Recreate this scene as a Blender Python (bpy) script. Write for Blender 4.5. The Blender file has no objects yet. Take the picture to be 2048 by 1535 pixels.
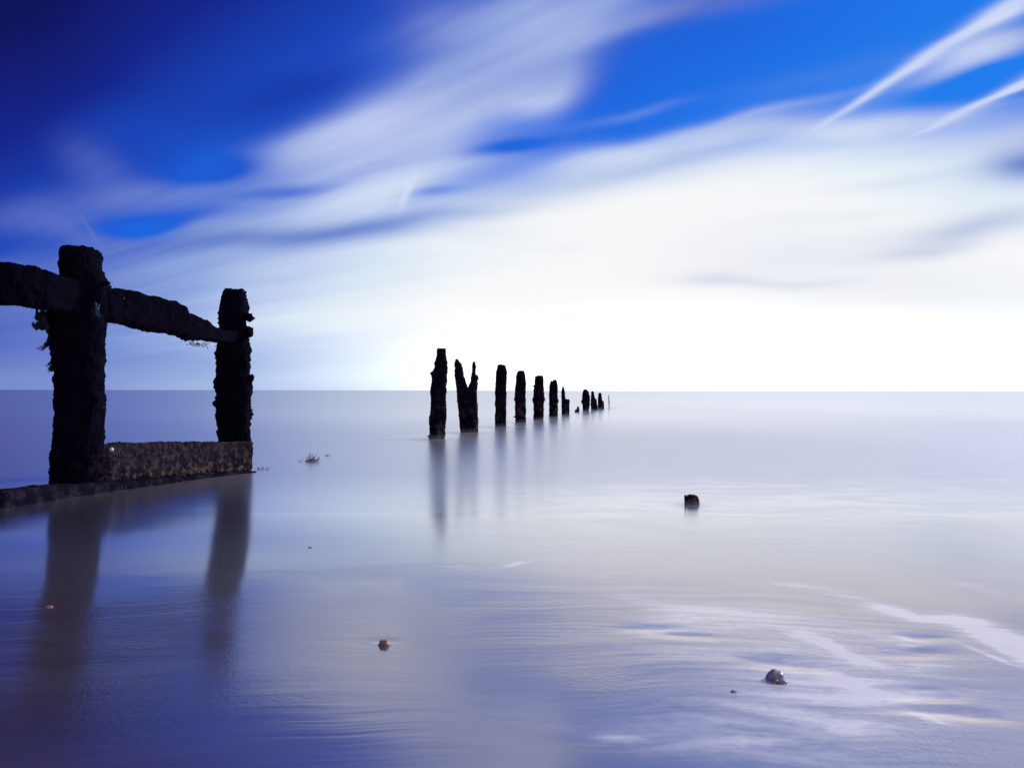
import bpy, bmesh, math, random
import numpy as np
from mathutils import Vector, Matrix, noise

random.seed(7)
scene = bpy.context.scene
COL = scene.collection

# ------------------------------------------------------------------ camera
F = 1607.0                      # focal length in pixels of the 2048 px wide photograph
CAM = Vector((0, 0, 0.8))
PITCH = math.atan(13.2 / F)
ROLL = 0.0015
fwd = Vector((0, math.cos(PITCH), math.sin(PITCH)))
rgt0 = Vector((1, 0, 0)); up0 = rgt0.cross(fwd)
rgt = rgt0 * math.cos(ROLL) + up0 * math.sin(ROLL)
upv = up0 * math.cos(ROLL) - rgt0 * math.sin(ROLL)
cam = bpy.data.cameras.new('camera')
cam.sensor_fit = 'HORIZONTAL'; cam.sensor_width = 36.0; cam.lens = 36.0 * F / 2048.0
cam.clip_start = 0.05; cam.clip_end = 60000
camo = bpy.data.objects.new('camera', cam); COL.objects.link(camo)
M = Matrix((rgt, upv, -fwd)).transposed().to_4x4(); M.translation = CAM
camo.matrix_world = M
scene.camera = camo

def ray(px, py):
    return fwd + rgt * ((px - 1024) / F) + upv * ((767.5 - py) / F)
def W(px, py, y):               # the point at depth y seen at a pixel
    d = ray(px, py); return CAM + d * (y / d.y)
def G(px, py, z=0.0):           # the point at height z seen at a pixel
    d = ray(px, py); return CAM + d * ((z - CAM.z) / d.z)
def SK(px, py):                 # sky direction of a pixel: x/y, z/y
    d = ray(px, py); return d.x / d.y, d.z / d.y

def lin(c):
    return tuple(((v / 255 + .055) / 1.055) ** 2.4 if v > 10 else v / 255 / 12.92 for v in c)

# ------------------------------------------------------------------ node helper
class NT:
    def __init__(s, nt): s.nt = nt; s.n = nt.nodes; s.l = nt.links
    def put(s, sock, v):
        if v is None: return
        if isinstance(v, bpy.types.NodeSocket): s.l.new(v, sock)
        else:
            if isinstance(v, (tuple, list)) and sock.type == 'RGBA' and len(v) == 3: v = tuple(v) + (1,)
            sock.default_value = v
    def node(s, t, **k):
        n = s.n.new(t)
        for a, b in k.items(): setattr(n, a, b)
        return n
    def m(s, op, a, b=None, c=None, clamp=False):
        n = s.node('ShaderNodeMath', operation=op, use_clamp=clamp)
        for i, v in enumerate((a, b, c)): s.put(n.inputs[i], v)
        return n.outputs[0]
    def v(s, op, a, b=None):
        n = s.node('ShaderNodeVectorMath', operation=op)
        s.put(n.inputs[0], a); s.put(n.inputs[1], b)
        return n.outputs['Value'] if op in ('LENGTH', 'DOT_PRODUCT', 'DISTANCE') else n.outputs[0]
    def xyz(s, x, y, z=0.0):
        n = s.node('ShaderNodeCombineXYZ')
        for i, v in enumerate((x, y, z)): s.put(n.inputs[i], v)
        return n.outputs[0]
    def sep(s, a):
        n = s.node('ShaderNodeSeparateXYZ'); s.put(n.inputs[0], a); return n.outputs
    def mix(s, f, a, b, blend='MIX'):
        n = s.node('ShaderNodeMix', data_type='RGBA', blend_type=blend)
        s.put(n.inputs[0], f); s.put(n.inputs[6], a); s.put(n.inputs[7], b)
        return n.outputs[2]
    def noise(s, vec, scale, detail=3, rough=.5, dist=0.0, col=False):
        n = s.node('ShaderNodeTexNoise'); s.put(n.inputs['Vector'], vec)
        n.inputs['Scale'].default_value = scale; n.inputs['Detail'].default_value = detail
        n.inputs['Roughness'].default_value = rough; n.inputs['Distortion'].default_value = dist
        return n.outputs['Color' if col else 'Fac']
    def ss(s, x, a, b, c=0.0, d=1.0, kind='SMOOTHSTEP'):
        n = s.node('ShaderNodeMapRange', interpolation_type=kind)
        s.put(n.inputs[0], x)
        for i, v in enumerate((a, b, c, d)): s.put(n.inputs[i + 1], v)
        return n.outputs[0]
    def ramp(s, f, stops, interp='LINEAR'):
        n = s.node('ShaderNodeValToRGB'); s.put(n.inputs[0], f)
        r = n.color_ramp; r.interpolation = interp
        while len(r.elements) < len(stops): r.elements.new(.5)
        for e, (p, c) in zip(r.elements, stops): e.position = p
        for e, (p, c) in zip(r.elements, stops): e.color = tuple(c) + (1,)
        return n.outputs[0]
    def blob(s, vec, acc, cx, cy, l, w, ang, amp):
        # gaussian patch: centre, half length, half width, angle
        n = s.node('ShaderNodeMapping', vector_type='TEXTURE'); s.put(n.inputs[0], vec)
        n.inputs['Location'].default_value = (cx, cy, 0)
        n.inputs['Rotation'].default_value = (0, 0, ang)
        n.inputs['Scale'].default_value = (l, w, 1)
        d = s.v('DOT_PRODUCT', n.outputs[0], n.outputs[0])
        g = s.m('POWER', 0.36788, d)
        return s.m('MULTIPLY_ADD', g, amp, acc)

# ------------------------------------------------------------------ sky
SUN_AZ, SUN_EL = math.radians(56), math.radians(27)      # azimuth to the right of the view direction (+Y)
wd = bpy.data.worlds.new('World'); scene.world = wd; wd.use_nodes = True
t = NT(wd.node_tree); t.n.clear()
tc = t.node('ShaderNodeTexCoord')
D = t.v('NORMALIZE', tc.outputs['Generated'])
dx, dy, dz = t.sep(D)[:3]
front = t.ss(dy, .03, .4)
ysafe = t.m('MAXIMUM', dy, .06)
X = t.m('DIVIDE', dx, ysafe)
Yr = t.m('DIVIDE', dz, ysafe)
Y = t.m('MAXIMUM', Yr, 0.0)
# wind-drawn streaks: they fan out from one point on the horizon to the left
XV = (-700 - 1024) / F
th = t.m('ARCTAN2', t.m('ADD', Y, .02), t.m('SUBTRACT', X, XV))
rr = t.m('SQRT', t.m('ADD', t.m('POWER', t.m('SUBTRACT', X, XV), 2.0), t.m('POWER', Y, 2.0)))
stv = t.xyz(t.m('MULTIPLY', th, 26.0), t.m('MULTIPLY', rr, 2.2), 3.7)
streak = t.m('SUBTRACT', t.noise(stv, 1.0, 4, .55), .5)
stv2 = t.xyz(t.m('MULTIPLY', th, 8.0), t.m('MULTIPLY', rr, 1.6), 9.1)
streak2 = t.m('SUBTRACT', t.noise(stv2, 1.0, 2, .5), .5)
stv3 = t.xyz(t.m('MULTIPLY', th, 90.0), t.m('MULTIPLY', rr, 3.0), 1.1)
fine = t.m('SUBTRACT', t.noise(stv3, 1.0, 2, .5), .5)
wv = t.noise(t.xyz(X, Y, 0.3), 3.2, 2, .5, col=True)
wv = t.v('SUBTRACT', wv, (.5, .5, .5))
P0 = t.xyz(X, Y, 0.0)
P = t.v('ADD', P0, t.v('MULTIPLY', wv, (.10, .055, 0)))

LAST = [None]
def layer(lst, acc=0.0, vec=None):
    # patches are chained in short runs, so that the renderer evaluates them one run after another
    v0 = vec or P
    for i, (px, py, l, w, a, amp) in enumerate(lst):
        if i % 6 == 0:
            prev = acc if isinstance(acc, bpy.types.NodeSocket) else LAST[0]
            vv = v0
            if prev is not None:
                n = t.node('ShaderNodeVectorMath', operation='MULTIPLY_ADD')
                t.l.new(prev, n.inputs[0]); n.inputs[1].default_value = (1e-8, 1e-8, 0); t.l.new(v0, n.inputs[2]); vv = n.outputs[0]
        cx, cy = SK(px, py)
        acc = t.blob(vv, acc, cx, cy, l / F, w / F, math.radians(a), amp)
        LAST[0] = acc
    return acc

cloud_l = [
    (800, 255, 310, 72, 24, 1.0), (580, 296, 110, 36, 10, .4), (1030, 120, 220, 90, 32, .8), (1150, 5, 330, 45, 14, .7), (1330, 30, 160, 22, 16, .45),
    (880, 20, 110, 80, 40, .22), (1480, 8, 190, 26, 12, .45), (1112, 172, 80, 55, 26, .7),
    (190, 325, 100, 55, -28, .48), (320, 380, 180, 34, 6, .60), (70, 440, 150, 44, 0, .66), (190, 470, 90, 26, 4, .3),
    (700, 390, 170, 34, 12, .55), (900, 335, 220, 36, 12, .40), (600, 430, 200, 24, 8, .35), (400, 450, 90, 20, 8, .35), (470, 395, 120, 16, 4, .2),
    (1570, 210, 190, 11, 15, .28), (1290, 222, 120, 12, 14, .22), (1440, 262, 280, 26, 13, .45),
    (1985, 85, 150, 34, 17, .95), (1860, 150, 120, 18, 18, .35),
    (1750, 245, 220, 24, 4, .5), (1180, 305, 140, 20, 12, .35), (1720, 120, 180, 40, 18, .14), (1560, 170, 160, 30, 16, .10),
    (1990, 215, 120, 14, 14, .25), (798, 392, 9, 34, -14, .25), (190, 455, 30, 4, -60, .2),
    (285, 447, 75, 20, 6, -.75), (420, 343, 80, 24, 5, -.6), (560, 384, 130, 13, 4, -.4), (1010, 300, 90, 12, 12, -.35),
    (850, 395, 60, 10, 8, -.22), (740, 350, 90, 9, 12, -.15),
    (1980, 150, 100, 14, 17, -.5), (1500, -190, 560, 110, 10, .85)]  # last patch: unseen cloud above the view, added so wet sand reflects lavender
dens = layer(cloud_l)
# overcast lower sky below a slanted edge
edge = t.m('SUBTRACT', t.m('MULTIPLY_ADD', X, .165, .26), Y)
edge = t.m('ADD', edge, t.m('MULTIPLY', streak2, .10))
dens = t.m('ADD', dens, t.ss(edge, -.035, .055, 0, 1.0))
dens = t.m('ADD', dens, t.m('MULTIPLY', t.m('ADD', t.m('MULTIPLY', streak, .17), t.m('MULTIPLY', fine, .01)), t.ss(dens, .02, .5)))
dens = t.ss(dens, .0, .98)
# clear blue
bl = t.m('ADD', t.m('MULTIPLY', t.m('ADD', X, .637), .785), t.m('MULTIPLY', t.m('SUBTRACT', .486, Y), 1.25))
bl = layer([(620, 185, 170, 45, 14, -.11), (400, 335, 90, 50, 20, .14), (230, 250, 120, 50, 0, .05), (770, 130, 60, 60, 40, .05), (1180, 150, 110, 70, 60, -.12), (1420, 60, 160, 60, 0, -.05), (290, 447, 90, 40, 0, .22), (1100, 240, 120, 30, 10, .1), (90, 120, 160, 200, 0, -.06)], bl)
blue = t.ramp(bl, [(0, lin((12, 16, 92))), (.2, lin((18, 34, 140))), (.38, lin((24, 69, 186))), (.6, lin((27, 92, 214))),
                   (.8, lin((27, 108, 228))), (1.0, lin((26, 124, 238)))])
# cloud colour: white where the sun stands behind the cloud deck, lavender away from it
gx, gy = SK(1520, 640)
gl = t.v('LENGTH', t.v('MULTIPLY', t.v('SUBTRACT', t.v('ADD', P0, t.v('MULTIPLY', wv, (.08, .08, 0))), (gx, gy, 0)), (F / 1000, F / 450, 0)))
gl = t.m('ADD', gl, t.m('MULTIPLY', streak, -.28))
gl = layer([(1990, 85, 170, 45, 17, -.30), (700, 395, 140, 22, 12, -.10), (1950, 20, 200, 60, 30, -.1), (1090, 30, 220, 80, 10, -.24), (1500, -200, 600, 130, 10, -.6), (760, 255, 160, 40, 20, -.08), (600, 290, 170, 42, 15, -.12), (620, 640, 240, 90, 0, -.10)], gl)  # the patch above the view lightens the added unseen cloud
cc = t.ramp(t.m('MULTIPLY', gl, .4), [(0, lin((250, 250, 250))), (.24, lin((249, 251, 252))), (.315, lin((224, 236, 249))), (.385, lin((193, 210, 242))),
                (.465, lin((146, 170, 225))), (.55, lin((104, 127, 206))), (.64, lin((86, 106, 194))), (.85, lin((58, 80, 175)))])
# shaded undersides of the cloud streaks
sh_l = [(2060, 322, 95, 32, 10, 1.5), (1960, 450, 170, 30, 8, .75), (1840, 500, 130, 16, 4, .38), (1520, 556, 150, 11, 2, .26), (1400, 550, 70, 14, 0, .30),
        (590, 468, 280, 22, 2, 1.15), (800, 445, 160, 14, 8, .4), (930, 430, 200, 16, 9, .35), (1120, 372, 260, 22, 12, .30), (1320, 320, 200, 18, 13, .15),
        (430, 560, 160, 16, 3, .22), (650, 690, 150, 26, 2, .22), (300, 720, 260, 26, 0, .18), (300, 640, 140, 30, 0, .2), (1800, 350, 200, 12, 8, .2),
        (1700, 420, 200, 14, 5, .10), (1130, 480, 90, 12, 0, .07), (1950, 235, 160, 13, 12, .22), (760, 330, 140, 20, 18, .15)]
sh = layer(sh_l)
sh = t.m('ADD', sh, t.m('MULTIPLY', streak2, t.ss(gl, .5, 1.0, .05, .85)))
sh = t.m('ADD', sh, t.m('MULTIPLY', t.m('MAXIMUM', streak2, 0.0), t.m('MULTIPLY', t.ss(X, -.2, .3, 0, 1.4), t.ss(Y, .02, .2))))
sh = t.m('MAXIMUM', sh, 0.0)
sh = t.ss(sh, 0, 1.6, 0, 1.0, 'LINEAR')
cc = t.mix(sh, cc, t.mix(1.0, cc, lin((118, 146, 212)), 'MULTIPLY'))
# paler band low over the sea on the left
hz = t.m('MULTIPLY', t.ss(Y, 0.0, .06, 1, 0), t.ss(X, -.6, -.25, .4, .7))
cc = t.mix(t.m('MULTIPLY', hz, t.ss(gl, .6, 1.4, 0, .75)), cc, lin((165, 190, 222)))
# higher cloud is more lavender; the deck is brighter than the camera can hold where the sun sits behind it
cc = t.mix(t.m('MULTIPLY', t.ss(Y, .16, .34), t.ss(gl, .75, 1.1)), cc, t.mix(1.0, cc, (.99, .94, 1.0), 'MULTIPLY'))
core = layer([(1600, 740, 620, 80, 0, 1.3)], 1.0, vec=P0)
cc = t.v('MULTIPLY', cc, t.xyz(core, core, core))
front_c = t.mix(dens, blue, cc)
# two spreading vapour trails
tr_l = [(1650, 247, 45, 7, 32, .35), (1725, 197, 90, 10, 33, .7), (1830, 130, 100, 15, 32, .75), (1940, 60, 110, 19, 33, .8), (2040, 8, 110, 26, 33, .8),
        (1850, 259, 50, 6, 25, .4), (1925, 224, 80, 9, 24.5, .6), (2010, 184, 80, 11, 25, .75), (2090, 146, 80, 15, 25, .8)]
Pt = t.v('ADD', P0, t.xyz(0.0, t.m('MULTIPLY', fine, .012), 0.0))
tr = layer([(a, b, c, d * .82, e, f) for a, b, c, d, e, f in tr_l], vec=Pt)
tr = t.m('MULTIPLY', t.m('MINIMUM', tr, 1.0), t.m('MULTIPLY_ADD', fine, .35, .88))
front_c = t.mix(t.m('MINIMUM', t.m('MAXIMUM', tr, 0), 1), front_c, lin((212, 222, 248)))
# the rest of the sky dome, outside the photograph
bn = t.noise(t.v('MULTIPLY', D, (2.0, 1.0, 3.0)), 1.6, 4, .5)
sidew = t.ss(dx, -.4, 1.0)
back_c = t.mix(t.ss(bn, .45, .7), lin((24, 58, 170)), lin((110, 125, 190)))
side_c = t.mix(sidew, back_c, lin((205, 215, 240)))
side_c = t.mix(t.ss(dy, -.3, .2), back_c, side_c)
ni = t.node('ShaderNodeTexSky', sky_type='NISHITA')
ni.sun_disc = False; ni.sun_elevation = SUN_EL; ni.sun_rotation = SUN_AZ
ni.dust_density = .6; ni.ozone_density = 3.0
allc = t.mix(front, side_c, front_c)
# drawn colours are display values; the physical sky is mixed under them at its own strength
bg1 = t.node('ShaderNodeBackground'); t.put(bg1.inputs[0], ni.outputs[0]); bg1.inputs[1].default_value = .05
bg2 = t.node('ShaderNodeBackground'); t.put(bg2.inputs[0], allc); bg2.inputs[1].default_value = 1.0
mx = t.node('ShaderNodeMixShader'); mx.inputs[0].default_value = .97
t.l.new(bg1.outputs[0], mx.inputs[1]); t.l.new(bg2.outputs[0], mx.inputs[2])
out = t.node('ShaderNodeOutputWorld'); t.l.new(mx.outputs[0], out.inputs[0])

sun = bpy.data.lights.new('sun', 'SUN'); sun.energy = 3.4; sun.angle = math.radians(14); sun.color = (1, .93, .85)
suno = bpy.data.objects.new('sun', sun); COL.objects.link(suno)
sd = Vector((math.sin(SUN_AZ) * math.cos(SUN_EL), math.cos(SUN_AZ) * math.cos(SUN_EL), math.sin(SUN_EL)))
suno.rotation_euler = sd.to_track_quat('Z', 'Y').to_euler()
suno.location = (0, 0, 30)

scene.view_settings.view_transform = 'Standard'; scene.view_settings.look = 'None'
scene.view_settings.exposure = 0; scene.view_settings.gamma = 1
scene.cycles.use_denoising = True
scene.cycles.max_bounces = 6; scene.cycles.transparent_max_bounces = 16

# ------------------------------------------------------------------ object helpers
def tag(o, label=None, cat=None, group=None, kind=None):
    if label: o['label'] = label
    if cat: o['category'] = cat
    if group: o['group'] = group
    if kind: o['kind'] = kind
    return o
def link(name, me, mat, parent=None, smooth=True):
    o = bpy.data.objects.new(name, me); COL.objects.link(o)
    if mat: me.materials.append(mat)
    if smooth: me.polygons.foreach_set('use_smooth', [True] * len(me.polygons))
    if parent: o.parent = parent
    return o
def empty(name, loc):
    o = bpy.data.objects.new(name, None); COL.objects.link(o); o.location = loc; o.empty_display_size = .1
    return o
def mesh(verts, faces):
    me = bpy.data.meshes.new('m'); me.from_pydata([tuple(v) for v in verts], [], faces); me.update(); return me

def seclist(n, phi, sq=.62):
    pts = []
    for i in range(n):
        a = 2 * math.pi * i / n
        c, s_ = math.cos(a), math.sin(a)
        p = Vector((math.copysign(abs(c) ** sq, c), math.copysign(abs(s_) ** sq, s_)))
        p.rotate(Matrix.Rotation(phi, 2)); pts.append(p)
    mx_ = max(abs(p.x) for p in pts)
    return [p / mx_ for p in pts]

def loft_v(rows, y, phi, depth=1.0, n=40, lean=0.0):
    """closed column from pixel rows (py, xl, xr) at depth y; returns verts, faces"""
    sec = seclist(n, phi); V = []; Fc = []
    rows = sorted(rows, key=lambda r: -r[0])
    wmax = max((W(r[2], r[0], y).x - W(r[1], r[0], y).x) / 2 for r in rows)
    for (py, xl, xr) in rows:
        a, b = W(xl, py, y), W(xr, py, y)
        c = (a + b) / 2; hw = (b.x - a.x) / 2
        hd = depth * (.35 * hw + .65 * wmax * min(1, hw / wmax * 1.6))
        for p in sec: V.append(Vector((c.x + p.x * hw, y + p.y * hd, c.z)))
    m = len(rows)
    for i in range(m - 1):
        for j in range(n):
            k = (j + 1) % n
            Fc.append((i * n + j, i * n + k, (i + 1) * n + k, (i + 1) * n + j))
    Fc.append(tuple(range(n - 1, -1, -1))); Fc.append(tuple((m - 1) * n + j for j in range(n)))
    return V, Fc

def densify(rows, step):
    rows = sorted(rows, key=lambda r: r[0]); o = []
    for a, b in zip(rows, rows[1:]):
        k = max(1, int((b[0] - a[0]) / step))
        for i in range(k):
            f = i / k; o.append(tuple(a[q] * (1 - f) + b[q] * f for q in range(len(a))))
    o.append(rows[-1]); return o

def beam(st, thick, sq=.3, n=36):
    """beam along stations (px, ytop, ybot, depth) with rounded-rectangle section"""
    V = []; Fc = []
    C = [(W(px, (a + b) / 2, y), (W(px, a, y).z - W(px, b, y).z) / 2) for px, a, b, y in st]
    for i, (c, h) in enumerate(C):
        d = (C[min(i + 1, len(C) - 1)][0] - C[max(i - 1, 0)][0]); d.z = 0; d.normalize()
        nrm = Vector((-d.y, d.x, 0))
        th_ = thick[i] if isinstance(thick, (list, tuple)) else thick
        for j in range(n):
            a = 2 * math.pi * j / n; cc_, ss_ = math.cos(a), math.sin(a)
            u = math.copysign(abs(cc_) ** sq, cc_); w = math.copysign(abs(ss_) ** sq, ss_)
            V.append(c + nrm * (u * th_ / 2) + Vector((0, 0, w * h)))
    m = len(st)
    for i in range(m - 1):
        for j in range(n):
            k = (j + 1) % n
            Fc.append((i * n + j, i * n + k, (i + 1) * n + k, (i + 1) * n + j))
    Fc.append(tuple(range(n - 1, -1, -1))); Fc.append(tuple((m - 1) * n + j for j in range(n)))
    return V, Fc

def lump(V, Fc, c, r, sc=(1, 1, 1), seed=0, sub=2):
    bm = bmesh.new(); bmesh.ops.create_icosphere(bm, subdivisions=sub, radius=1)
    o = len(V)
    for v in bm.verts:
        p = v.co.copy(); k = 1 + (.5 if sub < 3 else .22) * noise.noise(p * 1.5 + Vector((seed * 3.1, 0, 0)))
        V.append(Vector(c) + Vector((p.x * sc[0], p.y * sc[1], p.z * sc[2])) * r * k)
    for f in bm.faces: Fc.append(tuple(o + v.index for v in f.verts))
    bm.free()

def crust(V, Fc, voxel, amp, cell, seed=0, vert_grain=1.0, lumps=0.0):
    """fuse the pieces into one skin, then roughen it with barnacle and mussel crust"""
    me = mesh(V, Fc)
    bm = bmesh.new(); bm.from_mesh(me); bmesh.ops.recalc_face_normals(bm, faces=bm.faces); bm.to_mesh(me); bm.free()
    o = bpy.data.objects.new('tmp', me); COL.objects.link(o)
    md = o.modifiers.new('r', 'REMESH'); md.mode = 'VOXEL'; md.voxel_size = voxel
    dg = bpy.context.evaluated_depsgraph_get()
    m2 = bpy.data.meshes.new_from_object(o.evaluated_get(dg))
    bpy.data.objects.remove(o); bpy.data.meshes.remove(me)
    nv = len(m2.vertices); co = np.empty(nv * 3, np.float32); m2.vertices.foreach_get('co', co); co = co.reshape(-1, 3)
    no = np.empty(nv * 3, np.float32); m2.vertex_normals.foreach_get('vector', no); no = no.reshape(-1, 3)
    out_ = co.copy(); so = Vector((seed * 7.3, seed * 1.9, seed * 4.1))
    for i in range(nv):
        p = Vector(co[i]) ; q = p + so
        big = noise.noise(q * (.35 / cell))
        mid = noise.noise(q * (1.0 / cell))
        dist = noise.voronoi(q * (1.3 / cell))[0]
        lum = max(0, .55 - dist[0])
        g = noise.noise(Vector((q.x * 3.2, q.y * 3.2, q.z * .35)) / cell) * vert_grain
        cover = min(1, max(0, .6 + 1.3 * big))
        d = amp * (.55 * big + .45 * mid + 1.6 * lum * cover + .28 * g - .25)
        if lumps:
            e = noise.noise(q * (.22 / cell) + Vector((5, 5, 5)))
            d += lumps * max(0, e - .28) * 2
        out_[i] += no[i] * d
    m2.vertices.foreach_set('co', out_.ravel()); m2.update()
    return m2

def mat(name):
    m_ = bpy.data.materials.new(name); m_.use_nodes = True
    tt = NT(m_.node_tree); tt.n.clear(); return m_, tt
def finish(tt, shader):
    o = tt.node('ShaderNodeOutputMaterial'); tt.l.new(shader, o.inputs[0]); return o
def principled(tt, base, rough=.8, spec=.3, normal=None, metal=0.0):
    p = tt.node('ShaderNodeBsdfPrincipled'); tt.put(p.inputs['Base Color'], base); tt.put(p.inputs['Roughness'], rough)
    p.inputs['Specular IOR Level'].default_value = spec; p.inputs['Metallic'].default_value = metal
    if normal: tt.l.new(normal, p.inputs['Normal'])
    return p.outputs[0]
def bump(tt, h, strength, dist, normal=None):
    b = tt.node('ShaderNodeBump'); tt.put(b.inputs['Height'], h); b.inputs['Strength'].default_value = strength
    b.inputs['Distance'].default_value = dist
    if normal: tt.l.new(normal, b.inputs['Normal'])
    return b.outputs[0]

def timber(name, dark, mid, pale, pale_amt, zlow=None, scale=1.0, shell=(.5, .5, .48)):
    m_, q = mat(name)
    g = q.node('ShaderNodeNewGeometry'); pos = g.outputs['Position']
    n1 = q.noise(pos, 9 * scale, 4, .6)
    grain = q.noise(q.v('MULTIPLY', pos, (30, 30, 2.5)), scale, 3, .6)
    n2 = q.noise(pos, 55 * scale, 3, .6)
    c = q.mix(q.ss(n1, .35, .7), dark, mid)
    c = q.mix(q.ss(grain, .45, .75, 0, .5), c, tuple(v * .5 for v in dark))
    am = q.ss(q.m('MULTIPLY', n2, q.ss(n1, .3, .7, .5, 1.1)), .42, .62)
    if zlow is not None:       # barnacles sit where the tide reaches longest
        z = q.sep(pos)[2]
        am = q.m('MULTIPLY', am, q.ss(q.m('ADD', z, q.m('MULTIPLY', q.m('SUBTRACT', n1, .5), zlow)), zlow, 0.0, .12, 1.0))
    c = q.mix(q.m('MULTIPLY', am, pale_amt), c, pale)
    vo = q.node('ShaderNodeTexVoronoi'); q.put(vo.inputs['Vector'], pos); vo.inputs['Scale'].default_value = 24 * scale
    dots = q.m('MULTIPLY', q.ss(vo.outputs['Distance'], .10, .06), q.ss(q.sep(vo.outputs['Color'])[0], .93, .96))
    c = q.mix(dots, c, shell)
    finish(q, principled(q, c, .9, .02, bump(q, q.m('ADD', n2, grain), .6, .01)))
    return m_
M_POST = timber('dark_timber', (.0014, .0013, .007), (.0024, .0019, .008), (.05, .036, .045), .25, zlow=.75, shell=(.16, .15, .2))
M_RAIL = timber('rail_timber', (.0012, .0011, .006), (.0018, .0015, .007), (.012, .008, .014), .15)
M_PLANK = timber('plank_timber', (.010, .008, .018), (.034, .026, .038), (.24, .175, .13), .85, zlow=.22, scale=2.2)
M_BOARD = timber('board_timber', (.004, .0035, .012), (.011, .009, .020), (.04, .032, .045), .5, scale=1.2)
M_FAR = timber('sea_timber', (.004, .003, .010), (.009, .006, .014), (.13, .095, .10), .7, zlow=.85, scale=.8, shell=(.3, .28, .32))

def simple(name, c1, c2, sc=20, rough=.7, spec=.3):
    m_, q = mat(name); g = q.node('ShaderNodeNewGeometry')
    n = q.noise(g.outputs['Position'], sc, 3, .6)
    finish(q, principled(q, q.mix(q.ss(n, .35, .65), c1, c2), rough, spec, bump(q, n, .4, .004)))
    return m_
M_WEED = simple('seaweed', (.006, .006, .012), (.018, .012, .022), 30)
M_RED = simple('red_twine', (.09, .012, .03), (.16, .02, .05), 60)
M_BLUE = simple('blue_twine', (.006, .03, .08), (.012, .06, .13), 60)
M_AWASH = simple('awash_weed', (.09, .085, .15), (.15, .14, .22), 30)
M_SHELL = simple('shell', (.75, .70, .68), (.9, .86, .84), 90, .5)
M_PEB = simple('brown_pebble', (.10, .06, .065), (.32, .20, .19), 55, .5, .4)
M_ROCK = simple('wet_stone', (.18, .17, .27), (.28, .27, .38), 30, .35, .5)

# ------------------------------------------------------------------ sand and water
def gs(x, y, cx, cy, l, w, a, amp):
    ca, sa = math.cos(a), math.sin(a)
    u = ((x - cx) * ca + (y - cy) * sa) / l; v = (-(x - cx) * sa + (y - cy) * ca) / w
    return amp * np.exp(-(u * u + v * v))
# scoured hollows in the sand, lower right: pixel centre, half length, half depth (m), tilt, depth of the hollow
dents = [(1575, 1338, .085, .045, -.25, .010), (1838, 1283, .085, .035, 0, .008), (1845, 1309, .075, .025, 0, .007), (1830, 1318, .10, .03, 0, .009),
         (1848, 1388, .06, .022, 0, .006), (1856, 1404, .085, .032, 0, .011), (1915, 1438, .11, .032, -.25, .012),
         (1310, 1262, .10, .03, 0, .006), (1360, 1276, .09, .03, -.2, .006), (770, 1292, .06, .03, 0, .004)]
mounds = [(1230, 1506, .10, .035, 0, .0015)]
WZ = .004
def sand_h(x, y):
    d = 3.3 - y; h = np.where(d > 0, .004 * d + .006 * d * d, .012 * d)
    h = h + .055 * np.log1p(np.exp((-x - .4) * 3)) / 3 * np.exp(-(np.maximum(y - 1.6, 0) / 2.2) ** 1.6)
    h = h + .004 * np.sin(x * 2.1 + y * 1.3 + .6) + .003 * np.sin(y * 3.7 - x * 1.7)
    sm = .007; h = WZ + .0015 + sm * np.logaddexp(0, (h - WZ) / sm)      # levelled where the swash lies on it
    for (px, py, l, w, a, amp) in dents:
        p = G(px, py); h = h + gs(x, y, p.x, p.y, l, w, a, -amp * .55) + gs(x, y, p.x, p.y - w * 1.5, l * 1.1, w * .8, a, amp * .08)
    for (px, py, l, w, a, amp) in mounds:
        p = G(px, py); h = h + gs(x, y, p.x, p.y, l, w, a, amp)
    far = np.clip((y - 4.9) / 6.0, 0, None)
    return h - .5 * (1 - np.exp(-far * far))
def axis(segs):
    o = []
    for a, b, s_ in segs: o += list(np.arange(a, b, s_))
    return o
def grid(xs, ys, zf):
    xs = np.array(xs); ys = np.array(ys); XX, YY = np.meshgrid(xs, ys); ZZ = zf(XX, YY)
    V = np.stack([XX.ravel(), YY.ravel(), ZZ.ravel()], 1); nx, ny = len(xs), len(ys)
    ii, jj = np.meshgrid(np.arange(nx - 1), np.arange(ny - 1)); b = (jj * nx + ii).ravel()
    Fc = np.stack([b, b + 1, b + nx + 1, b + nx], 1)
    me = bpy.data.meshes.new('g'); me.from_pydata(V.tolist(), [], Fc.tolist()); me.update(); return me, V
BIG = [12, 20, 40, 80, 200, 600, 2000, 6000, 20000]
xs = [-v for v in BIG[::-1]] + axis([(-9, -2.2, .12), (-2.2, 2.2, .02), (2.2, 9, .12)]) + BIG
ys = [-400, -100, -30, -8, -2, 0, .6] + axis([(1.0, 1.4, .1), (1.4, 3.6, .02), (3.6, 8, .08), (8, 20, .4)]) + [22, 26, 32, 45, 80, 200, 800, 3000, 20000]

def flow(q, pos):
    """long swash lines bending round the viewer's stretch of beach"""
    x, y, z = q.sep(pos)[:3]
    xx = q.m('SUBTRACT', x, .25); yy = q.m('ADD', y, 1.2)
    r = q.m('SQRT', q.m('ADD', q.m('MULTIPLY', xx, xx), q.m('MULTIPLY', yy, yy)))
    a = q.m('ARCTAN2', xx, yy)
    w = q.noise(pos, .8, 2, .5)
    return q.m('ADD', r, q.m('MULTIPLY', w, .5)), a

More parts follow.
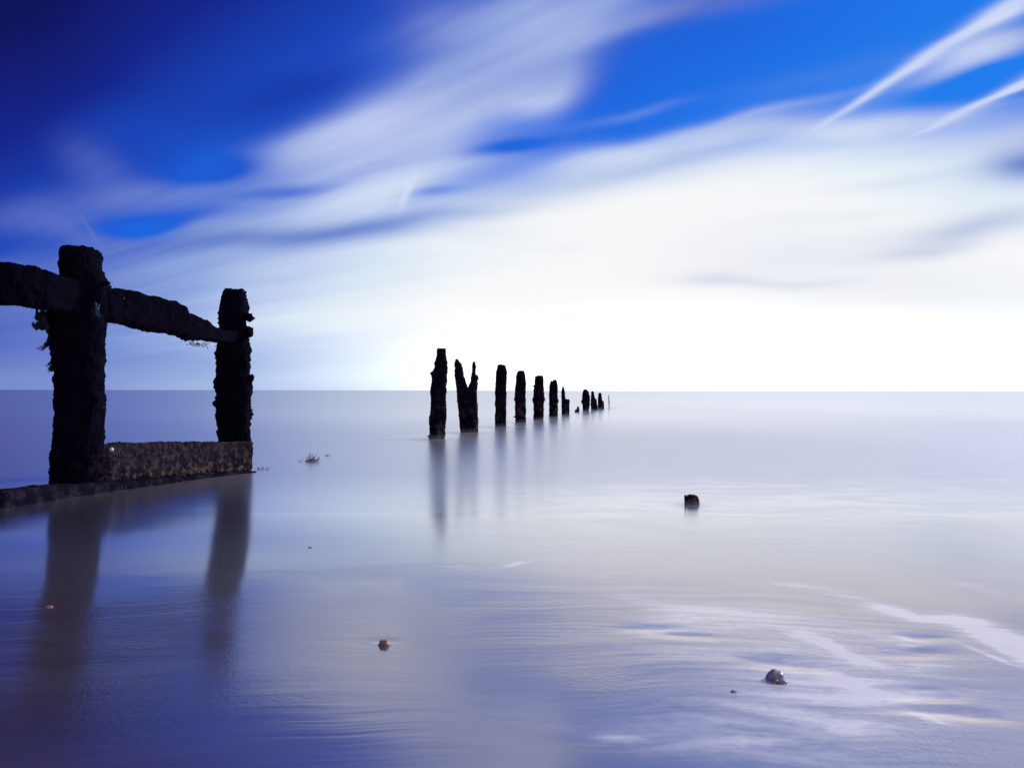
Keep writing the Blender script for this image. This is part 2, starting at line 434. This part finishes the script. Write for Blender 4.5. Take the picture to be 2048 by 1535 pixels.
# foam: drawn-out lines on the swash; broad pale patches paint light into its colour
FOAM_GLOW = [(1000, 900, 1900, 900, 6.0, .47), (1250, 830, 1900, 830, 12, .26), (950, 1150, 1500, 1110, .9, .28), (1150, 1290, 1900, 1260, .50, .62), (1400, 1440, 2100, 1420, .28, .70), (1100, 1480, 1800, 1520, .16, .35), (300, 1080, 900, 1080, .7, .04), (480, 1180, 1000, 1180, .35, .07),
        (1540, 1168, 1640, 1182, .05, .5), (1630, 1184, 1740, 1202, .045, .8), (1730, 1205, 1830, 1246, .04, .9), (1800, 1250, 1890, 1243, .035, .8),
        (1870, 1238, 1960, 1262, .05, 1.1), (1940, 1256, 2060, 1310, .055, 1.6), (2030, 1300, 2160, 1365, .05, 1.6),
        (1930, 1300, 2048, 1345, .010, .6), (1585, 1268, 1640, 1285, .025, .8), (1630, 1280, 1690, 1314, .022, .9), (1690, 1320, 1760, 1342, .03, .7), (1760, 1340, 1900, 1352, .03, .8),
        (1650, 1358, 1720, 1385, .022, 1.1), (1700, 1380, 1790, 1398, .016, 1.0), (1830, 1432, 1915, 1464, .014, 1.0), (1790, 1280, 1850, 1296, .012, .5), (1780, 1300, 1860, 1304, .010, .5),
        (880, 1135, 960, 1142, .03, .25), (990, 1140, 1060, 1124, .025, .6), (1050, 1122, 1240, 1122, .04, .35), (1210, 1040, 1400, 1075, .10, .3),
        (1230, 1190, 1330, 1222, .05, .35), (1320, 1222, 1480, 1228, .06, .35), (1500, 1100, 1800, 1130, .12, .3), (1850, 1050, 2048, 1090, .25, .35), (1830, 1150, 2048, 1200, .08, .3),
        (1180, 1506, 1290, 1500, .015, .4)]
def foam_glow_mask(q, pos):
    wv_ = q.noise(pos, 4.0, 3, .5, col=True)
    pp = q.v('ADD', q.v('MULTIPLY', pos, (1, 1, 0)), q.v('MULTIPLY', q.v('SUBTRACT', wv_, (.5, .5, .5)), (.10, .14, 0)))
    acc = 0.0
    for (px, py, qx, qy, w, amp) in FOAM_GLOW:
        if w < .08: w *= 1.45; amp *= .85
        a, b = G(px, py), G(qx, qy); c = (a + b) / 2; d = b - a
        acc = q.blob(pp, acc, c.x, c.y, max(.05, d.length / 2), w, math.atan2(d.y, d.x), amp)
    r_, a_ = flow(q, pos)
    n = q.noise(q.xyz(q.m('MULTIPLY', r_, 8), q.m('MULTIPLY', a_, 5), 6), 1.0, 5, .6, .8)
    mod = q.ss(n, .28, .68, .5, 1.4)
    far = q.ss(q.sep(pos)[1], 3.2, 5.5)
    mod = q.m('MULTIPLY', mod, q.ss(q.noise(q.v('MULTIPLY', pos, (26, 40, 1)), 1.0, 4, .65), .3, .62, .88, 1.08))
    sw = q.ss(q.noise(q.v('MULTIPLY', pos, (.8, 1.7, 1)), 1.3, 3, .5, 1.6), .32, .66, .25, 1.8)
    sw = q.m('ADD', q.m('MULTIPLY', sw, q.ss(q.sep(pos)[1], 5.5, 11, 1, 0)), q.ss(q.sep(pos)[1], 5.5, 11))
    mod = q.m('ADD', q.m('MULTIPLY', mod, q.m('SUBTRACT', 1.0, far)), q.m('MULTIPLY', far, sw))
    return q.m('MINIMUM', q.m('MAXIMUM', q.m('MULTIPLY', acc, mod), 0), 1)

def wetlobes(q, dif, nrm, rs, rr, fs, fr, tint):
    # a film of water (narrow lobe) over grains and wavelets that also glint widely (broad lobe)
    g1 = q.node('ShaderNodeBsdfGlossy'); q.put(g1.inputs['Color'], tint); q.put(g1.inputs['Roughness'], rs); q.l.new(nrm, g1.inputs['Normal'])
    g2 = q.node('ShaderNodeBsdfGlossy'); q.put(g2.inputs['Color'], tint); q.put(g2.inputs['Roughness'], rr); q.l.new(nrm, g2.inputs['Normal'])
    m1 = q.node('ShaderNodeMixShader'); q.put(m1.inputs[0], fr); q.l.new(dif, m1.inputs[1]); q.l.new(g2.outputs[0], m1.inputs[2])
    m2 = q.node('ShaderNodeMixShader'); q.put(m2.inputs[0], fs); q.l.new(m1.outputs[0], m2.inputs[1]); q.l.new(g1.outputs[0], m2.inputs[2])
    return m2.outputs[0]
def wet_material(name):
    """swash-covered beach running out under a calm sea: grain and ripple marks near, smoothed swell far"""
    m_, q = mat(name)
    pos = q.node('ShaderNodeNewGeometry').outputs['Position']
    px_, py_, pz_ = q.sep(pos)[:3]
    r_, a_ = flow(q, pos)
    rip = q.noise(q.xyz(q.m('MULTIPLY', r_, 34), q.m('MULTIPLY', a_, 5), 0), 1.0, 4, .6)
    rip2 = q.noise(q.xyz(q.m('MULTIPLY', r_, 7), q.m('MULTIPLY', a_, 1.8), 4), 1.0, 3, .5)
    grainy = q.noise(q.v('MULTIPLY', pos, (75, 55, 60)), 1.0, 3, .7)
    patch = q.noise(pos, 1.3, 2, .5)
    w2 = q.noise(q.v('MULTIPLY', pos, (.35, .9, 1)), 1.2, 3, .5, .6)
    near = q.ss(py_, 2.3, 4.6, 1, 0)
    gr = q.m('MULTIPLY', q.m('MULTIPLY', grainy, q.ss(patch, .48, .66, .03, .7)), near)
    hgt = q.m('ADD', q.m('MULTIPLY', rip, q.m('MULTIPLY', near, .26)), gr)
    b1 = bump(q, q.m('ADD', q.m('MULTIPLY', rip2, near), q.m('MULTIPLY', w2, q.ss(py_, 3, 9, .6, 0))), .3, .006)
    b2 = bump(q, hgt, .5, .003, b1)
    foam_glow = foam_glow_mask(q, pos); nf = q.m('MULTIPLY_ADD', foam_glow, -.6, 1.0)
    base = q.mix(q.ss(rip2, .3, .7), (.022, .014, .020), (.046, .030, .040))
    base = q.mix(q.ss(grainy, .62, .8, 0, .35), base, (.16, .13, .14))
    base = q.mix(near, (.03, .027, .05), base)
    dif = q.node('ShaderNodeBsdfDiffuse'); q.put(dif.inputs[0], q.mix(foam_glow, base, (.98, .98, .97))); q.l.new(b2, dif.inputs['Normal'])
    tint = q.mix(q.ss(py_, 2.2, 4.2), (1.0, .88, .79), (.98, .98, .97))
    rs = q.m('ADD', q.m('SUBTRACT', q.ss(py_, 2.8, 8, .09, .29), q.ss(py_, 10, 28, 0, .06)), q.m('MULTIPLY', q.ss(patch, .3, .7, 0, .06), near))
    gf = q.ss(py_, 2.4, 6.0, .48, .88)
    finish(q, wetlobes(q, dif.outputs[0], b2, rs, .42, q.m('MULTIPLY', gf, nf), q.m('MULTIPLY', nf, .34), tint))
    return m_
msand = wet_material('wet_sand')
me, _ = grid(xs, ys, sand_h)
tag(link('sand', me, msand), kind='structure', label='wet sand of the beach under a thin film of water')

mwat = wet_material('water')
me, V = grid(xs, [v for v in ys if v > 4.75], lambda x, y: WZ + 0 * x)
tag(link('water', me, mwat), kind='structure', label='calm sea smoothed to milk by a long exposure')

# ------------------------------------------------------------------ the near groyne
PH = math.radians(24)
def tufts(V_, F_, pieces, y, seed, n, r):
    # mussel and weed tufts standing off the edges of a post, r in pixels
    rg = random.Random(seed * 17 + 3)
    for rows in pieces:
        rows = sorted(rows, key=lambda q_: q_[0]); h = rows[-1][0] - rows[0][0]
        for i in range(max(3, int(n * h / 180 * max(1, y / 14)))):
            py = rows[0][0] + h * rg.uniform(.08, 1)
            for a, b in zip(rows, rows[1:]):
                if a[0] <= py <= b[0]:
                    f = (py - a[0]) / max(1e-6, b[0] - a[0]); xl = a[1] + (b[1] - a[1]) * f; xr = a[2] + (b[2] - a[2]) * f
            side = rg.random() < .5; rr = r * rg.uniform(.6, 1.5)
            lump(V_, F_, W((xl + rr * .1) if side else (xr - rr * .1), py, y + rg.uniform(-.05, .05)), rr * y / F, (rg.uniform(.8, 1.6), 1, rg.uniform(.5, 1.1)), seed + i, 1)
gro = empty('timber_groyne', (W(150, 966, 6.4).x, 6.4, 0))
tag(gro, 'dark crusted timber groyne of two posts, a top rail and low planks', 'groyne')
BASE = Vector(gro.location)
def child(name, me, m_, parent=gro):
    me.transform(Matrix.Translation(-BASE)); return link(name, me, m_, parent)
post1 = [(495, 130, 184), (499, 127, 190), (510, 126, 196), (520, 124, 199), (538, 121, 201), (546, 126, 205), (552, 130, 208), (565, 130, 213), (571, 130, 219), (577, 128, 214),
         (600, 118, 213), (620, 95, 212), (640, 98, 211), (655, 99, 211), (680, 102, 209), (700, 106, 208), (740, 112, 206), (780, 114, 206), (800, 113, 209), (812, 113, 208), (830, 112, 205),
         (870, 110, 207), (905, 108, 205), (925, 105, 206), (950, 103, 206), (975, 101, 207), (1060, 98, 208)]
V_, F_ = loft_v(densify(post1, 6), 6.4, PH, 1.0)
lump(V_, F_, W(212, 566, 6.32), .03, (1.3, 1, .7), 1)
tufts(V_, F_, [[r_ for r_ in post1 if 600 < r_[0] < 960]], 6.4, 1, 26, 3.0)
child('post', crust(V_, F_, .011, .017, .036, 1, 1, .03), M_POST)['label'] = 'nearer, taller and thicker post'
post2 = [(579, 452, 486), (583, 446, 492), (596, 443, 495), (612, 438, 495), (625, 436, 493), (640, 437, 492), (658, 437, 497), (690, 433, 500), (715, 431, 502), (740, 432, 501), (755, 430, 502),
         (765, 429, 504), (790, 431, 503), (830, 432, 502), (860, 434, 502), (890, 436, 502), (940, 438, 502), (1000, 438, 502)]
V_, F_ = loft_v(densify(post2, 6), 8.15, PH, 1.0)
lump(V_, F_, W(499, 635, 8.1), .052, (1.1, 1, .85), 4); lump(V_, F_, W(497, 664, 8.1), .055, (.9, 1, 1.2), 5)
lump(V_, F_, W(431, 768, 8.1), .03, (.8, 1, 1.6), 6); lump(V_, F_, W(502, 757, 8.1), .035, (.8, 1, 1.3), 7)
tufts(V_, F_, [[r_ for r_ in post2 if 600 < r_[0] < 900]], 8.15, 2, 34, 2.8)
child('post', crust(V_, F_, .011, .020, .038, 2, 1, .03), M_POST)['label'] = 'shorter post at the seaward end'
rail = [(-140, 505, 606, 5.55), (0, 525, 611, 5.75), (40, 533, 611, 5.85), (75, 540, 617, 5.95), (83, 538, 618, 5.97), (90, 545, 619, 6.0), (130, 555, 626, 6.2), (215, 576, 646, 6.5), (235, 577, 647, 6.6), (270, 586, 656, 6.75),
        (300, 592, 663, 6.9), (330, 600, 667, 7.05), (345, 602, 669, 7.12), (362, 612, 671, 7.2), (366, 627, 675, 7.22), (380, 629, 680, 7.3), (390, 634, 680, 7.38), (400, 641, 679, 7.45), (415, 650, 681, 7.6),
        (430, 658, 683, 7.75), (445, 661, 685, 7.9), (470, 662, 684, 8.1)]
V_, F_ = beam(densify(rail, 7), .17)
lump(V_, F_, W(332, 602, 7.0), .03, (1, 1, .8), 8)
child('rail', crust(V_, F_, .011, .013, .034, 3, .2, .02), M_RAIL)
plank = [(176, 893, 968, 6.45), (192, 890, 964, 6.45), (215, 888, 963, 6.5), (235, 885, 960, 6.6), (300, 884, 955, 6.9), (380, 883, 949, 7.35), (440, 883, 944, 7.7), (500, 882, 939, 8.0)]
V_, F_ = beam(densify(plank, 8), .10, .2)
child('plank', crust(V_, F_, .010, .013, .028, 4, .2), M_PLANK)['label'] = 'broad plank spotted with pale barnacles'
board = [(-160, 992, 1075, 5.15), (0, 977, 1055, 5.45), (100, 969, 1040, 5.85), (190, 963, 1025, 6.25), (300, 955, 1005, 6.75), (400, 948, 985, 7.3), (505, 940, 965, 7.85)]
V_, F_ = beam(densify(board, 8), .16, .25)
child('board', crust(V_, F_, .016, .010, .05, 5, .2), M_BOARD)['label'] = 'low board half buried in wet sand'

# ------------------------------------------------------------------ the row of posts in the sea
ROW = 'broken groyne posts standing in the sea'
def sea_post(label, y, pieces, lumps=(), seed=0, vox=None, amp=None, cell=.048, phi=PH, depth=.9):
    V_, F_ = [], []
    for k, rows in enumerate(pieces):
        rows = list(rows); low = rows[-1]
        if k == 0: rows.append((low[0] + 1607 * .35 / y, low[1], low[2]))
        v, f = loft_v(densify(rows, max(1.2, 50 / y)), y, phi, depth)
        o = len(V_); V_ += v; F_ += [tuple(o + i for i in ff) for ff in f]
    for i, (px, py, r, sx, sz) in enumerate(lumps): lump(V_, F_, W(px, py, y), r * .85 * y / F, (sx, 1, sz), seed + i)
    tufts(V_, F_, pieces, y, seed, 26, max(.5, 17 / y))
    vx = vox or .0005 * y + .0055
    me = crust(V_, F_, vx, amp or .020, cell, seed, 1, .004)
    base = Vector((W((pieces[0][-1][1] + pieces[0][-1][2]) / 2, 800, y).x, y, 0))
    me.transform(Matrix.Translation(-base))
    o = link('weathered_post', me, M_FAR); o.location = base
    tag(o, label, 'post', ROW); return o

sea_post('tallest post of the sea row, leaning slightly with a flat narrow top', 13.3,
   [[(696, 873, 892), (704, 873, 893), (713, 873, 894), (718, 870, 894), (735, 867, 896), (745, 863, 895), (760, 862, 894), (772, 860, 893), (800, 860, 893), (830, 859, 893), (850, 859, 892), (868, 859, 891), (875, 857, 890)]],
   [(862, 746, 3, 1, 1.5), (857, 872, 3, 1.2, .7)], 11)
sea_post('split post with two jagged prongs forming a V', 15.4,
   [[(776, 912, 955), (790, 913, 955), (820, 916, 956), (840, 918, 957), (862, 920, 957)],
    [(717, 911, 917), (724, 909.5, 920), (726, 909, 924), (740, 908.5, 926), (752, 909.5, 928), (762, 910.5, 932), (768, 911, 933), (776, 912, 935), (800, 914, 940)],
    [(722, 946, 948.5), (726, 944.5, 951), (738, 944, 951.5), (749, 943, 952), (752, 942.5, 956), (757, 942, 957), (763, 940, 954), (776, 936, 955), (800, 930, 955)]],
   [(953.5, 755, 3.4, 1, 1.3), (956, 838, 3, .8, 2)], 12, amp=.018)
sea_post('third post of the sea row, straight with a square chamfered top', 17.8,
   [[(729, 997, 1010), (731, 994.5, 1012), (745, 992, 1014), (760, 991, 1013.5), (790, 990, 1013), (820, 990, 1013), (840, 989.5, 1013), (852, 990, 1013)]],
   [(1013, 785, 2, .8, 1.6), (993, 748, 2, .8, 1.5)], 13, amp=.018)
sea_post('fourth post of the sea row, ragged with a weed bulge below the middle', 20.2,
   [[(741, 1036, 1048), (744, 1034, 1050), (755, 1032, 1051.5), (765, 1031.5, 1052), (778, 1030, 1052), (800, 1029, 1052), (806, 1029.5, 1052), (830, 1030, 1052), (843, 1030, 1052)]],
   [(1030, 797, 3.4, .9, 2.2), (1028.5, 833, 2.4, 1, 1.2), (1032, 772, 2, .9, 1.2)], 14)
sea_post('post with a thick collar of mussels, fifth in the sea row', 22.4,
   [[(751, 1074, 1085), (753, 1070, 1086.5), (765, 1068.5, 1087.5), (780, 1067, 1088), (800, 1066, 1089), (812, 1067, 1087.5), (837, 1067, 1087)]],
   [(1067, 800, 3.6, 1, 1.6), (1088.5, 797, 3, 1, 1.8), (1066.5, 771, 1.8, 1, 1.2), (1067, 817, 2, 1, 1)], 15)
sea_post('post with a notched top and one round knob low on its right', 24.4,
   [[(765, 1099.5, 1114), (772, 1098.5, 1115.5), (790, 1098, 1116), (810, 1098, 1116), (833, 1098, 1116)],
    [(759, 1106.5, 1112), (761, 1106, 1113.5), (768, 1101, 1115), (775, 1101, 1115)],
    [(760.5, 1101.5, 1103.2), (764, 1100.5, 1105), (770, 1100, 1106)]],
   [(1116, 801, 3.2, .8, 1.5)], 16, amp=.016)
sea_post('stepped post, a tall thin half beside a lower flat half', 26.6,
   [[(797.5, 1123, 1137.5), (799, 1123, 1139.5), (815, 1123, 1139), (828, 1123, 1139)],
    [(772.5, 1124.5, 1127), (775, 1123.3, 1128.6), (785, 1122.5, 1130), (797, 1122.8, 1131), (805, 1123, 1132)]], [], 17, amp=.012)
sea_post('lowest broken stub of the sea row, barely out of the water', 29.6,
   [[(818.5, 1150.5, 1158.5), (821, 1149.5, 1159), (825, 1149.5, 1159)],
    [(811.5, 1155, 1157), (814, 1153.8, 1158.3), (820, 1153, 1159)]], [], 18, amp=.010)
sea_post('wide ragged post next after the low stub', 31.6,
   [[(781, 1166, 1177), (790, 1164.5, 1179), (800, 1164, 1180), (812, 1165, 1179), (821, 1165.5, 1178)],
    [(778, 1167, 1174), (781, 1166, 1175), (786, 1165, 1176)]],
   [(1179.5, 793, 1.5, 1, 1.5), (1163.5, 803, 2, 1, 2), (1179, 808, 1.6, 1, 1.4)], 19, amp=.016)
sea_post('slim-topped post with a ragged skirt, third from the far end', 33.4,
   [[(796, 1182, 1190), (797.5, 1181.5, 1193), (806, 1181, 1194), (812, 1181.5, 1195.5), (819, 1182, 1196)],
    [(782, 1183, 1186.5), (784, 1182, 1188), (792, 1182, 1189), (798, 1182, 1190)]], [(1182, 807, 1.5, 1, 1.5)], 20, amp=.012)
sea_post('short post with a square shoulder, second from the far end', 35.0,
   [[(801, 1196, 1205), (802, 1195.5, 1207.5), (810, 1195.5, 1208), (817, 1196, 1208.5)],
    [(785, 1197.5, 1202.3), (787, 1196.5, 1203), (795, 1195.8, 1204), (803, 1195.5, 1205)]], [], 21, amp=.010)
sea_post('thinnest stake at the far end of the sea row', 37.2,
   [[(789.5, 1216.6, 1218), (791, 1216.2, 1218.5), (795, 1216.6, 1218.2), (803, 1217, 1219.2), (814, 1217.3, 1219)]], [], 22, vox=.014, amp=.005)

# lone stump
y0 = 5.7
V_, F_ = loft_v([(988.5, 1378, 1390), (990, 1375, 1394), (995, 1373.5, 1396.5), (1003, 1372, 1398), (1020, 1369, 1399), (1060, 1368, 1400)], y0, .2, .9)
v, f = loft_v([(988.5, 1369.5, 1371.5), (991, 1368.8, 1372.4), (1000, 1368.6, 1373), (1040, 1368, 1376)], y0, .2, .9)
o_ = len(V_); V_ += v; F_ += [tuple(o_ + i for i in ff) for ff in f]
lump(V_, F_, W(1383, 990.5, y0), .018, (1.5, 1, .6), 3)
me = crust(V_, F_, .004, .004, .02, 30, 1)
b_ = Vector((W(1384, 1000, y0).x, y0, 0)); me.transform(Matrix.Translation(-b_))
o = link('post_stump', me, M_FAR); o.location = b_
tag(o, 'worn dark post stump with a notch, alone in the shallows right of the row', 'stump')

# ------------------------------------------------------------------ weed, twine, shell
def tube(V, Fc, pts, r0, r1, n=5):
    b = len(V)
    for i, p in enumerate(pts):
        d = (pts[min(i + 1, len(pts) - 1)] - pts[max(i - 1, 0)]).normalized()
        a = d.orthogonal().normalized(); c = d.cross(a); r = r0 + (r1 - r0) * i / (len(pts) - 1)
        for j in range(n):
            t_ = 2 * math.pi * j / n; V.append(p + (a * math.cos(t_) + c * math.sin(t_)) * r)
    for i in range(len(pts) - 1):
        for j in range(n):
            k = (j + 1) % n; Fc.append((b + i * n + j, b + i * n + k, b + (i + 1) * n + k, b + (i + 1) * n + j))
    Fc.append(tuple(b + j for j in range(n))[::-1]); Fc.append(tuple(b + (len(pts) - 1) * n + j for j in range(n)))
def tuft(name, label, cat, y, strokes, m_, lumps=(), group=None, jit=1.2, reps=5, rad=.005):
    V_, F_ = [], []
    for (x0, y0_, x1, y1_, k) in strokes:
        for i in range(int(reps * k)):
            a = W(x0 + random.gauss(0, jit * 1.2), y0_ + random.gauss(0, jit), y + random.uniform(-.04, .04))
            b = W(x1 + random.gauss(0, jit * 1.6), y1_ + random.gauss(0, jit * 2), y + random.uniform(-.08, .06))
            pts = []
            for s_ in range(6):
                f_ = s_ / 5
                pts.append(a.lerp(b, f_) + Vector((random.gauss(0, .006), random.gauss(0, .006), -.02 * math.sin(f_ * 3.1) + random.gauss(0, .006))))
            tube(V_, F_, pts, rad, rad * .3)
    for i, (px, py, r, sx, sz) in enumerate(lumps): lump(V_, F_, W(px, py, y), r * y / F, (sx, .8, sz), i + 40)
    me = mesh(V_, F_); c = W(strokes[0][0], strokes[0][1], y); me.transform(Matrix.Translation(-c))
    o = link(name, me, m_); o.location = c; tag(o, label, cat, group); return o
WG = 'seaweed caught on the near groyne'
tuft('seaweed', 'knotted seaweed hanging just under the rail, left of the near post', 'seaweed', 6.2,
     [(74, 618, 70, 636, 1.5), (86, 620, 74, 648, 2), (92, 640, 98, 672, 1.5), (68, 648, 74, 658, 1)], M_WEED,
     [(78, 652, 8, 1, 1), (86, 655, 6, 1, .9), (70, 650, 4, 1, .8), (76, 632, 6, .9, 1.3), (88, 636, 10, 1, 1.5), (96, 652, 8, .9, 1.6)], WG)
tuft('seaweed', 'thin wispy seaweed strands trailing left from the middle of the near post', 'seaweed', 6.25,
     [(101, 676, 84, 694, 1.5), (101, 684, 74, 698, .8), (102, 668, 92, 690, 1.2)], M_WEED, [(98, 681, 5, 1, 1.3), (92, 688, 3.5, 1.4, .8)], WG)
tuft('seaweed', 'lowest clump of seaweed on the left edge of the near post', 'seaweed', 6.3,
     [(107, 712, 101, 738, 2), (110, 720, 97, 742, 1), (104, 722, 92, 728, .6)], M_WEED, [(107, 722, 7, .9, 1.5), (106, 736, 5.5, .9, 1.2), (112, 712, 7, .8, 1.3)], WG)
tuft('twine', 'frayed red twine snagged under the broken end of the rail', 'twine', 7.45,
     [(385, 682, 397, 688, .6), (394, 685, 402, 688, .8), (402, 688, 410, 687, .5), (409, 687, 418, 682, .5), (384, 682, 372, 688, .4), (380, 683, 392, 689, .4), (412, 690, 418, 694, .2)],
     M_RED, [(399, 687, 1.5, 1.4, .8)], jit=.6, rad=.0035)
tuft('twine', 'tuft of blue twine caught on the front of the near post', 'twine', 6.02,
     [(190, 606, 196, 622, 1), (198, 608, 194, 628, .8), (193, 614, 200, 632, .8)], M_BLUE, [], jit=1.2, rad=.004)
V_, F_ = [], []; lump(V_, F_, (0, 0, 0), .0145, (1.25, .7, .95), 2)
o = link('limpet_shell', mesh(V_, F_), M_SHELL); o.location = W(223, 898, 6.47)
tag(o, 'small white limpet shell on the plank beside the near post', 'shell')

# ------------------------------------------------------------------ stones
def stone(name, label, px, py, r, sc_, m_, seed, group=None, sink=.25, cat='stone', zb=None):
    p = G(px, py, .0); z = float(sand_h(np.array(p.x), np.array(p.y))); z = max(z, 0.0) if zb is None else zb
    p = G(px, py, z + r * sc_[2] * (1 - sink) * .4)
    V_, F_ = [], []; lump(V_, F_, (0, 0, 0), r, sc_, seed, 4)
    o = link(name, mesh(V_, F_), m_); o.location = (p.x, p.y, z + r * sc_[2] * (.5 - sink)); tag(o, label, cat, group); return o
stone('pebble', 'reddish brown pebble on the smooth wet sand', 769, 1288, .020, (1, 1, .8), M_PEB, 3, cat='pebble')
SG = 'stones lying together in the lower right'
stone('stone', 'largest round stone of the group in the lower right sand', 1551, 1353, .024, (1, .9, .85), M_ROCK, 5, SG)
stone('stone', 'small dark stone in front of the largest round stone', 1552, 1363, .0085, (1.2, 1, .8), M_PEB, 6, SG)
stone('stone', 'small grey stone at the right foot of the largest round stone', 1564, 1363, .011, (1.2, 1, .7), M_ROCK, 8, SG)
stone('stone', 'tiny grey stone lying alone, left of the stone group', 1468, 1382, .006, (1.3, 1, .7), M_ROCK, 9)
stone('stone', 'flat brownish stone in the sand within the near post reflection', 97, 1213, .010, (1.6, 1, .45), M_PEB, 10)
stone('stone', 'small dark stone in the water between the groyne and the sea row', 620, 1094, .007, (1.5, 1, .5), M_ROCK, 11)
# weedy rubble just awash beyond the groyne's end
for k, (lab, px, py, st) in enumerate([
        ('larger weedy patch awash beyond the end of the groyne', 620, 921, [(600, 926, 616, 918, 2), (612, 924, 630, 914, 2), (618, 922, 622, 908, 1), (628, 922, 640, 916, 1.5)]),
        ('smaller weedy patch awash, just right of the larger one', 650, 912, [(643, 915, 656, 909, 1.5), (650, 912, 660, 911, 1)]),
        ('scrap of weed at the waterline touching the plank end', 520, 938, [(508, 941, 518, 936, 1), (528, 940, 536, 936, 1), (515, 939, 530, 939, .6)])]):
    y_ = [9.0, 9.8, 8.1][k]
    tuft('weed_patch', lab, 'seaweed', y_, st, M_AWASH, [], 'weed awash off the end of the groyne', jit=2.0, reps=6, rad=.005)


# ------------------------------------------------------------------ surf: the levels the swell reached around the post feet while the shutter was open
msf, q = mat('surf')
al = q.node('ShaderNodeAttribute', attribute_name='alpha').outputs['Fac']
df = q.node('ShaderNodeBsdfDiffuse'); df.inputs[0].default_value = (.9, .93, 1, 1)
g_ = q.node('ShaderNodeBsdfGlossy'); g_.inputs[0].default_value = (.98, .98, 1, 1); g_.inputs['Roughness'].default_value = .22
m1 = q.node('ShaderNodeMixShader'); m1.inputs[0].default_value = .6; q.l.new(df.outputs[0], m1.inputs[1]); q.l.new(g_.outputs[0], m1.inputs[2])
tp = q.node('ShaderNodeBsdfTransparent')
m2 = q.node('ShaderNodeMixShader'); q.put(m2.inputs[0], al); q.l.new(tp.outputs[0], m2.inputs[1]); q.l.new(m1.outputs[0], m2.inputs[2])
finish(q, m2.outputs[0])
VV, FF, AA = [], [], []
for o in [o for o in COL.objects if o.name.startswith(('weathered_post', 'post_stump'))]:
    st = o.name.startswith('post_stump'); R = .16 if st else .6
    for k in range(4):
        z = WZ + ((.006, .013, .020, .027) if st else (.016, .034, .052, .070))[k]; b0 = len(VV); ex = R * (1 - .12 * k)
        VV.append((o.location.x, o.location.y, z)); AA.append(.24)
        for r_i in range(1, 7):
            for a_i in range(28):
                a = 2 * math.pi * a_i / 28; r = ex * r_i / 6 * (1 + .12 * math.sin(3 * a + k))
                VV.append((o.location.x + 1.5 * r * math.cos(a), o.location.y + r * math.sin(a) * 1.3, z)); f = r_i / 6; AA.append(.24 * (1 - f) ** 2 * (1 + f))
        for a_i in range(28):
            n_ = (a_i + 1) % 28; FF.append((b0, b0 + 1 + a_i, b0 + 1 + n_))
            for r_i in range(5):
                p = b0 + 1 + r_i * 28; FF.append((p + a_i, p + 28 + a_i, p + 28 + n_, p + n_))
me = mesh(VV, FF); at = me.attributes.new('alpha', 'FLOAT', 'POINT'); at.data.foreach_set('value', AA)
tag(link('surf', me, msf), 'misty blurred surf lapping around the feet of the sea posts', kind='stuff')
